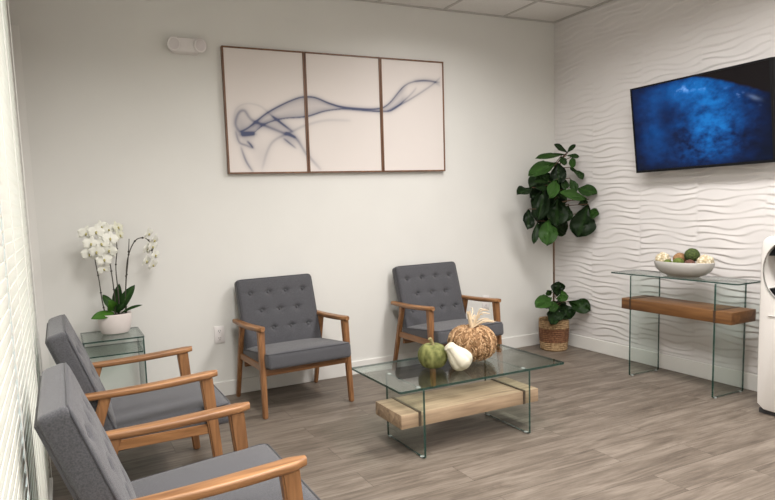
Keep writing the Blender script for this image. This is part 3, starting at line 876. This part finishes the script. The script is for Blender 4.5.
for i, (x, z, k) in enumerate(FL):
    y = {0: -.055, 1: -.02, 2: .0, 3: -.045}[k] + rf.uniform(-.02, .02)
    face = {0: Vector((-.1, -1, .1)), 1: Vector((.3, -1, -.1)), 2: Vector((.7, -.6, .2)), 3: Vector((.8, -.6, -.35))}[k] + Vector((rf.uniform(-.3, .3), 0, rf.uniform(-.3, .2)))
    flower(o3(x, z, y), .053 if k == 0 else .046, face, M['petal'] if k in (0, 3, 1) else M['petal_pale'], rf.uniform(-.3, .3))

# ------------------------------------------------------------------ pictures
ST = {'A': [(-2.986, 1.924), (-2.966, 2.035), (-2.886, 2.081), (-2.781, 2.066), (-2.703, 2.005), (-2.557, 1.893)], 'B': [(-2.845, 1.87), (-2.936, 1.881), (-2.972, 1.936), (-2.948, 2.011), (-2.902, 2.031), (-2.852, 1.97), (-2.748, 1.928), (-2.613, 1.879), (-2.517, 1.842), (-2.438, 1.725), (-2.341, 1.618)], 'C': [(-2.936, 1.887), (-2.882, 1.913), (-2.743, 2.016), (-2.603, 2.09), (-2.489, 2.136), (-2.418, 2.148), (-2.346, 2.142), (-2.231, 2.103), (-2.10, 2.078), (-1.861, 2.075), (-1.741, 2.116), (-1.585, 2.264), (-1.428, 2.31), (-1.253, 2.305)], 'D': [(-2.845, 1.87), (-2.747, 1.941), (-2.608, 1.982), (-2.439, 1.999), (-2.293, 2.042), (-2.174, 2.061), (-2.092, 2.065), (-1.803, 2.056), (-1.682, 2.08), (-1.525, 2.202), (-1.477, 2.25)], 'D2': [(-1.743, 2.065), (-1.558, 2.148), (-1.334, 2.275), (-1.242, 2.345)], 'E': [(-2.937, 1.862), (-2.884, 1.869), (-2.831, 1.87)], 'F': [(-2.975, 1.887), (-2.953, 1.812), (-2.902, 1.788), (-2.85, 1.769)], 'F1': [(-2.894, 1.819), (-2.869, 1.794), (-2.85, 1.769)], 'F2': [(-2.942, 1.775), (-2.908, 1.674), (-2.86, 1.598)], 'G': [(-2.791, 1.623), (-2.744, 1.75), (-2.685, 1.827), (-2.557, 1.886), (-2.413, 1.947), (-2.266, 1.979), (-2.076, 1.981)], 'H1': [(-2.703, 2.005), (-2.624, 1.949), (-2.543, 1.893)], 'H2': [(-2.615, 1.841), (-2.521, 1.77)], 'H3': [(-2.599, 1.886), (-2.517, 1.848)], 'K': [(-1.491, 2.307), (-1.333, 2.315), (-1.244, 2.279)]}
# strand: (width, darkness, feather above/below)
SW = {'A': (.006, .12), 'B': (.011, .42), 'C': (.0065, .62), 'D': (.007, .42), 'D2': (.007, .35), 'E': (.013, .75), 'F': (.008, .35), 'F1': (.008, .5), 'F2': (.008, .4), 'G': (.010, .22), 'H1': (.008, .6), 'H2': (.007, .5), 'H3': (.008, .45), 'K': (.010, .25)}
def dens(X, Z):
    D = np.zeros_like(X)
    curves = {}
    for k, P in ST.items():
        sp = spline([(a, 0, b) for a, b in P], 8); curves[k] = sp
        w, a = SW[k]; best = np.full_like(X, 9.0); wob = np.zeros_like(X)
        for i, (p, q) in enumerate(zip(sp, sp[1:])):
            dx, dz = q.x - p.x, q.z - p.z; L2 = dx * dx + dz * dz + 1e-12
            u = np.clip(((X - p.x) * dx + (Z - p.z) * dz) / L2, 0, 1)
            d = np.hypot(X - p.x - u * dx, Z - p.z - u * dz)
            m_ = d < best; best = np.where(m_, d, best); wob = np.where(m_, (i + u) / (len(sp) - 1), wob)
        tap = np.clip(np.sin(PI * np.clip(wob * .94 + .03, 0, 1)), 0, 1) ** .5
        D += a * tap * (np.exp(-(best / w) ** 2) + .40 * np.exp(-(best / (w * 3.2)) ** 2)) * (.85 + .15 * np.sin(X * 9 + len(P)))
    # veils between strands
    def veil(a, b, x0_, x1_, s_):
        pa = np.array([(p.x, p.z) for p in curves[a]]); pb = np.array([(p.x, p.z) for p in curves[b]])
        pa = pa[np.argsort(pa[:, 0])]; pb = pb[np.argsort(pb[:, 0])]
        za = np.interp(X, pa[:, 0], pa[:, 1]); zb = np.interp(X, pb[:, 0], pb[:, 1])
        t_ = (Z - zb) / (za - zb + 1e-6)
        ins = (t_ > 0) & (t_ < 1) & (X > x0_) & (X < x1_)
        fd = np.clip((X - x0_) / .06, 0, 1) * np.clip((x1_ - X) / .06, 0, 1)
        return np.where(ins, s_ * fd * (.55 + .45 * np.abs(t_ - .5) * 2), 0)
    D += veil('C', 'D', -2.90, -1.55, .30)
    D += .22 * np.exp(-(((X + 2.93) / .05) ** 2 + ((Z - 1.93) / .09) ** 2)) + .16 * np.exp(-(((X + 2.78) / .12) ** 2 + ((Z - 1.93) / .035) ** 2))
    D += .16 * np.exp(-(((X + 2.64) / .10) ** 2 + ((Z - 1.93) / .05) ** 2)) + .10 * np.exp(-(((X + 2.80) / .07) ** 2 + ((Z - 1.73) / .10) ** 2))
    D += .18 * np.exp(-(((X + 2.56) / .07) ** 2 + ((Z - 1.83) / .04) ** 2))
    return np.clip(1.25 * D, 0, .97)
def grid_color_mesh(name, P00, du, dv, nu, nv, fn, m, parent):
    """flat sheet nu x nv whose pigment is written per vertex"""
    U, V = np.meshgrid(np.linspace(0, 1, nu), np.linspace(0, 1, nv), indexing='ij')
    co = np.array(P00)[None, None] + U[..., None] * np.array(du) + V[..., None] * np.array(dv)
    idx = np.arange(nu * nv).reshape(nu, nv)
    q = np.stack([idx[:-1, :-1], idx[1:, :-1], idx[1:, 1:], idx[:-1, 1:]], -1).reshape(-1, 4)
    me = bpy.data.meshes.new(name); me.from_pydata(co.reshape(-1, 3).tolist(), [], q.tolist())
    ca = me.color_attributes.new('Col', 'FLOAT_COLOR', 'POINT')
    col = fn(U, V).reshape(-1, 3); col = np.concatenate([col, np.ones((len(col), 1))], 1)
    ca.data.foreach_set('color', col.astype(np.float32).ravel())
    me.materials.append(m); o = bpy.data.objects.new(name, me); C.objects.link(o); o.parent = parent
    return o
M['canvas'] = attr_mat('painted_canvas', rough=.8)
Z0, Z1 = 1.592, 2.466
PX = [(-3.040, -2.432, 'left panel of the smoke triptych, white with a looping blue-grey wisp, dark frame'),
      (-2.428, -1.802, 'middle panel of the smoke triptych, white with a thin blue-grey band, dark frame'),
      (-1.798, -1.216, 'right panel of the smoke triptych, white with a wisp rising right, dark frame')]
for xa, xb, lab in PX:
    t = thing('framed_picture', lab, 'picture', ((xa + xb) / 2, 0, (Z0 + Z1) / 2), 0, 'three framed smoke pictures')
    w2, h2 = (xb - xa) / 2, (Z1 - Z0) / 2; f = .0105
    bm = bmesh.new()
    box(bm, -w2, -w2 + f, -.036, -.001, -h2, h2); box(bm, w2 - f, w2, -.036, -.001, -h2, h2)
    box(bm, -w2 + f, w2 - f, -.036, -.001, -h2, -h2 + f); box(bm, -w2 + f, w2 - f, -.036, -.001, h2 - f, h2)
    obj('frame', bm, M['frame'], t, smooth=False)
    bm = bmesh.new(); box(bm, -w2 + f + .002, w2 - f - .002, -.0285, -.004, -h2 + f + .002, h2 - f - .002)
    obj('canvas_stretcher', bm, M['white'], t, smooth=False)
    def paint(U, V, xa=xa, xb=xb):
        X = xa + U * (xb - xa); Z = Z0 + V * (Z1 - Z0); D = dens(X, Z)[..., None]
        base = np.array((.70, .65, .62)); ink = np.array((.050, .065, .14))
        return base * (1 - D) + ink * D
    grid_color_mesh('canvas', (-w2 + .004, -.030, -h2 + .004), (2 * w2 - .008, 0, 0), (0, 0, 2 * h2 - .008), 170, 240, paint, M['canvas'], t)

# ------------------------------------------------------------------ television
TVW, TVH = .985, .626
t = thing('television', 'wall mounted flat television showing blue water on the white wave wall', 'television', (-.10, -1.447, 1.500))
tilt = R(7.3)
body = obj('casing', bx(-.012, .035, -TVW / 2, TVW / 2, 0, TVH, bev=.004), M['black'], t, rot=(0, -tilt, 0))
bm = bmesh.new(); fz = .012
for a in ((-TVW / 2, -TVW / 2 + fz, 0, TVH), (TVW / 2 - fz, TVW / 2, 0, TVH), (-TVW / 2 + fz, TVW / 2 - fz, 0, .018), (-TVW / 2 + fz, TVW / 2 - fz, TVH - fz, TVH)):
    box(bm, -.0165, -.0125, a[0], a[1], a[2], a[3])
obj('bezel', bm, M['black'], body, smooth=False)
def sea(U, V):
    # U runs left to right on screen, V bottom to top
    X = U; Y = 1 - V
    out = np.zeros(U.shape + (3,))
    def nz(a, b, seed, octv=4):
        r = np.zeros_like(a); am = 1; tot = 0
        for o_ in range(octv):
            fr = 2 ** o_
            r += am * np.array([noise.noise(Vector((float(p) * fr, float(q) * fr, seed + o_ * 7.3))) for p, q in zip(a.ravel(), b.ravel())]).reshape(a.shape); tot += am; am *= .6
        return r / tot
    n1 = nz(X * 3.2, Y * 3.2, 1); n2 = nz(X * 13, Y * 11, 5, 4)
    # bright band from upper middle down to the right of centre
    cx = .52 + .10 * (Y - .25) + .07 * np.sin(Y * 4)
    band = np.exp(-((X - cx - .02) / .19) ** 2) * np.clip(.45 + Y * .9, 0, 1) * np.clip((1.12 - Y) * 3, .0, 1)
    top = np.exp(-((Y - (.14 + .35 * (X - .35) ** 2)) / .16) ** 2) * np.exp(-((X - .42) / .33) ** 2)
    left = np.exp(-((X - .17) / .14) ** 2) * np.exp(-((Y - .55) / .35) ** 2) * .35
    b = np.clip(.13 + .80 * band + .55 * top + left + .75 * n1 * (.35 + band) + 1.1 * n2 * (.22 + band), .03, 1.2)
    hole = np.exp(-(((X - .27) / .07) ** 2 + ((Y - .40) / .16) ** 2)) ; b = b * (1 - .55 * hole)
    edge = np.clip(np.minimum(np.minimum(X, 1 - X) / .10, np.minimum(Y + .04, 1 - Y) / .10), 0, 1); b *= .35 + .65 * edge
    deep = np.clip((X - .72) / .2, 0, 1) * np.clip((Y - .25) * 2, 0, 1); b *= 1 - .45 * deep
    out[..., 0] = .001 + .006 * b ** 2; out[..., 1] = .006 + .17 * b ** 1.5; out[..., 2] = .022 + .56 * b ** 1.2
    # dark shore in the upper right corner with a foam line
    line = Y - (.02 + .62 * np.clip(X - .50, 0, 1) ** 1.25 * 1.25) + .02 * n2
    shore = (line < 0) & (X > .46)
    k = np.clip(-line / .03, 0, 1)[..., None] * (X > .5)[..., None]
    out = out * (1 - k) + np.array((.010, .007, .006)) * k
    foam = np.exp(-((line - .10) / .035) ** 2) * np.clip(n2 * 3.4 - .4, 0, 1) * (X > .35)
    foam += .55 * np.exp(-((X - .90) / .035) ** 2 - ((line - .075) / .022) ** 2)
    out += foam[..., None] * np.array((.22, .30, .45))
    return out
M['screen'] = attr_mat('tv_picture', emit=.58, rough=.1)
M['screen'].node_tree.nodes['Principled BSDF'].inputs['Specular IOR Level'].default_value = .1
grid_color_mesh('screen', (-.0130, TVW / 2 - fz, .018), (0, -(TVW - 2 * fz), 0), (0, 0, TVH - fz - .018), 300, 190, sea, M['screen'], body)
obj('wall_bracket', bx(-.035, .093, -.14, .14, .18, .30, bev=.004), M['darkgrey'], t)

# ------------------------------------------------------------------ emergency light
t = thing('emergency_light', 'white two-headed emergency light high on the back wall, left of the pictures', 'emergency light', (-3.283, .001, 2.447)); t.scale = (.94, 1, 1)
bm = bmesh.new(); rings = []
for y, sc in ((0, 1), (-.045, 1), (-.060, .93), (-.066, .8)):
    ring = []
    for a, b in rr_loop(.215 * sc, .092 * (sc if sc < 1 else 1), .035 * sc, 6):
        z = b * (1 + .16 * math.cos(PI * a / .225)); ring.append((a, y, z))
    rings.append(ring)
loft(bm, rings); obj('housing', bm, M['plastic'], t)
M['lens'] = mat('lamp_lens', (.62, .58, .58), .15)
for s in (-1, 1):
    bm = bmesh.new(); n = 28; prof = [(.001, .0), (.034, 0), (.046, -.012), (.047, -.040), (.041, -.046)]
    rings = [[(r * math.cos(2 * PI * k / n), y, r * math.sin(2 * PI * k / n)) for k in range(n)] for r, y in prof]
    loft(bm, rings)
    hd = obj('lamp_head', bm, M['plastic'], t, loc=(s * .088, -.040, .004), rot=(R(10), 0, R(s * 6)))
    bm = bmesh.new(); rings = [[(r * math.cos(2 * PI * k / n), y, r * math.sin(2 * PI * k / n)) for k in range(n)] for r, y in ((.036, -.044), (.034, -.049), (.02, -.053), (.001, -.054))]
    loft(bm, rings); obj('lens', bm, M['lens'], hd)

# ------------------------------------------------------------------ outlets
def outlet(x, z, label):
    t = thing('wall_outlet', label, 'outlet', (x, 0, z), 0, 'white power outlets on the back wall')
    obj('cover_plate', bx(-.037, .037, -.007, -.0005, -.062, .062, bev=.003), M['plastic'], t)
    for s in (-1, 1):
        bm = bmesh.new()
        loft(bm, [[(a, y, b + s * .026) for a, b in rr_loop(.034, .030, .011, 5)] for y in (-.006, -.0095)])
        rc = obj('receptacle', bm, M['plastic'], t)
        bm = bmesh.new()
        for xx in (-.007, .007): box(bm, xx - .0016, xx + .0016, -.0100, -.0085, s * .026 - .002, s * .026 + .008)
        box(bm, -.0025, .0025, -.0100, -.0085, s * .026 - .011, s * .026 - .006)
        obj('slots', bm, M['darkgrey'], rc, smooth=False)
outlet(-3.166, .453, 'white power outlet on the back wall between the side table and an armchair')
outlet(-.80, .45, 'white power outlet on the back wall seen behind an armchair armrest')

# ------------------------------------------------------------------ water dispenser
t = thing('water_cooler', 'tall white water dispenser with a round recess at the right picture edge', 'water dispenser', (-.240, -2.205, 0))
Wd, Hh, X0, X1 = .32, 1.065, -.175, .165
ez, ery, erz = .865, .134, .175
bm = bmesh.new()
N = 96
def outline(a, w, z0_, z1_, cz):
    """ray from (0,cz) at angle a to a rounded rectangle"""
    c, s = math.cos(a), math.sin(a)
    tmin = min((w / 2) / abs(c) if abs(c) > 1e-6 else 9, ((z1_ - cz) / s) if s > 1e-6 else ((z0_ - cz) / s if s < -1e-6 else 9))
    return c * tmin, cz + s * tmin
def round_rect(y, z, w, z0_, z1_, r):
    cy = max(-w / 2 + r, min(w / 2 - r, y)); cz = max(z0_ + r, min(z1_ - r, z))
    d = math.hypot(y - cy, z - cz)
    return (y, z) if d <= r else (cy + (y - cy) * r / d, cz + (z - cz) * r / d)
angs = [2 * PI * k / N for k in range(N)]
# exact corner angles
for cy_, cz_ in ((Wd / 2, Hh - ez), (-Wd / 2, Hh - ez), (-Wd / 2, .025 - ez), (Wd / 2, .025 - ez)):
    a = math.atan2(cz_, cy_) % (2 * PI); i = min(range(N), key=lambda k: abs(angs[k] - a)); angs[i] = a
def ring_out(x, w, z0_, z1_, r):
    o = []
    for a in angs:
        y, z = outline(a, w, z0_, z1_, ez); y, z = round_rect(y, z, w, z0_, z1_, r); o.append((x, y, z))
    return o
def bulge(y): return -.012 * (1 - (y / (Wd / 2)) ** 2)
def ring_ell(x, k=1.0): return [(x, ery * k * math.cos(a), ez + erz * k * math.sin(a)) for a in angs]
r_in = ring_ell(X0, 1.0)
rings = [[(X0 + .13, p[1] * .96, ez + (p[2] - ez) * .96) for p in r_in], [(X0 + .012, p[1], p[2]) for p in r_in], [(X0 + .002 + bulge(p[1]), p[1] * 1.02, ez + (p[2] - ez) * 1.02) for p in r_in]]
for (x, w, dz, r) in ((X0 + .001, Wd - .03, .014, .05), (X0 + .006, Wd - .012, .006, .055), (X0 + .02, Wd, 0, .06), (X1, Wd, 0, .06)):
    rings.append([(q[0] + (bulge(q[1]) if x < X0 + .01 else 0), q[1], q[2]) for q in ring_out(x, w, .025 + dz, Hh - dz, r)])
loft(bm, rings)
obj('body', bm, M['cooler'], t)
obj('base_plinth', bx(X0 + .02, X1 - .01, -Wd / 2 + .012, Wd / 2 - .012, 0, .03, bev=.004), M['darkgrey'], t)
# ring trim, black upper spout panel and drip tray inside the recess
bm = bmesh.new(); tube(bm, [(X0 - .012 + .012 * (p[1] / (Wd / 2)) ** 2, p[1] * 1.01, ez + (p[2] - ez) * 1.01) for p in r_in], .004, 6, closed=True)
obj('recess_ring', bm, M['chrome'], t)
def ell_cap(z_lo, z_hi, x_a, x_b):
    bm = bmesh.new(); P = []
    for k in range(25):
        z = z_lo + (z_hi - z_lo) * k / 24; yy = ery * .955 * math.sqrt(max(0, 1 - ((z - ez) / erz) ** 2)); P.append((yy, z))
    loop = P + [(-y, z) for y, z in reversed(P)]
    loft(bm, [[(x_a, y, z) for y, z in loop], [(x_b, y, z) for y, z in loop]])
    return bm
obj('control_panel', ell_cap(ez + .085, ez + erz * .95, X0 + .004, X0 + .11), M['black'], t, smooth=False)
obj('drip_tray', ell_cap(ez - erz * .95, ez - .105, X0 + .002, X0 + .11), M['black'], t, smooth=False)
for yy in (-.035, .035):
    bm = bmesh.new(); tube(bm, [(X0 + .05, yy, ez + .088), (X0 + .05, yy, ez + .05)], .009, 12); obj('spout', bm, M['chrome'], t)
bm = bmesh.new()
for zz in (.600,): box(bm, X0 - .0132, X0 + .0, -.10, .10, zz - .001, zz + .001)
obj('door_seam', bm, M['tbar'], t, smooth=False)

# ------------------------------------------------------------------ daylight outside
w = bpy.data.worlds.new('World'); S.world = w; w.use_nodes = True
bg = w.node_tree.nodes['Background']; bg.inputs['Color'].default_value = (.90, .97, 1.0, 1); bg.inputs['Strength'].default_value = 2.0

# ------------------------------------------------------------------ camera
cam = bpy.data.cameras.new('camera'); co = bpy.data.objects.new('camera', cam); C.objects.link(co)
Rv = Vector((0.9109411062358376, -0.4106584730285817, -0.03931818281230981))
Uv = Vector((0.0790488481521272, 0.08021457825485684, 0.9936382143623591))
Fv = Vector((0.4048920604008562, 0.9082539512521975, -0.10553283592854122))
m4 = Matrix((Rv, Uv, -Fv)).transposed().to_4x4(); m4.translation = (-4.1608049, -4.2574907, 1.3226542)
co.matrix_world = m4
cam.sensor_width = 36; cam.sensor_fit = 'HORIZONTAL'; cam.lens = 606.2826735 / 775 * 36
cam.shift_x = 55.826293 / 775; cam.shift_y = 22.81887 / 775; cam.clip_start = .02
S.camera = co
S.view_settings.view_transform = 'Standard'; S.view_settings.look = 'None'; S.view_settings.gamma = 1
S.view_settings.use_curve_mapping = False; S.view_settings.exposure = .46
S.cycles.use_denoising = True
S.cycles.max_bounces = 10; S.cycles.transparent_max_bounces = 24; S.cycles.diffuse_bounces = 5
S.cycles.sample_clamp_indirect = 4
S.cycles.caustics_reflective = False; S.cycles.caustics_refractive = False
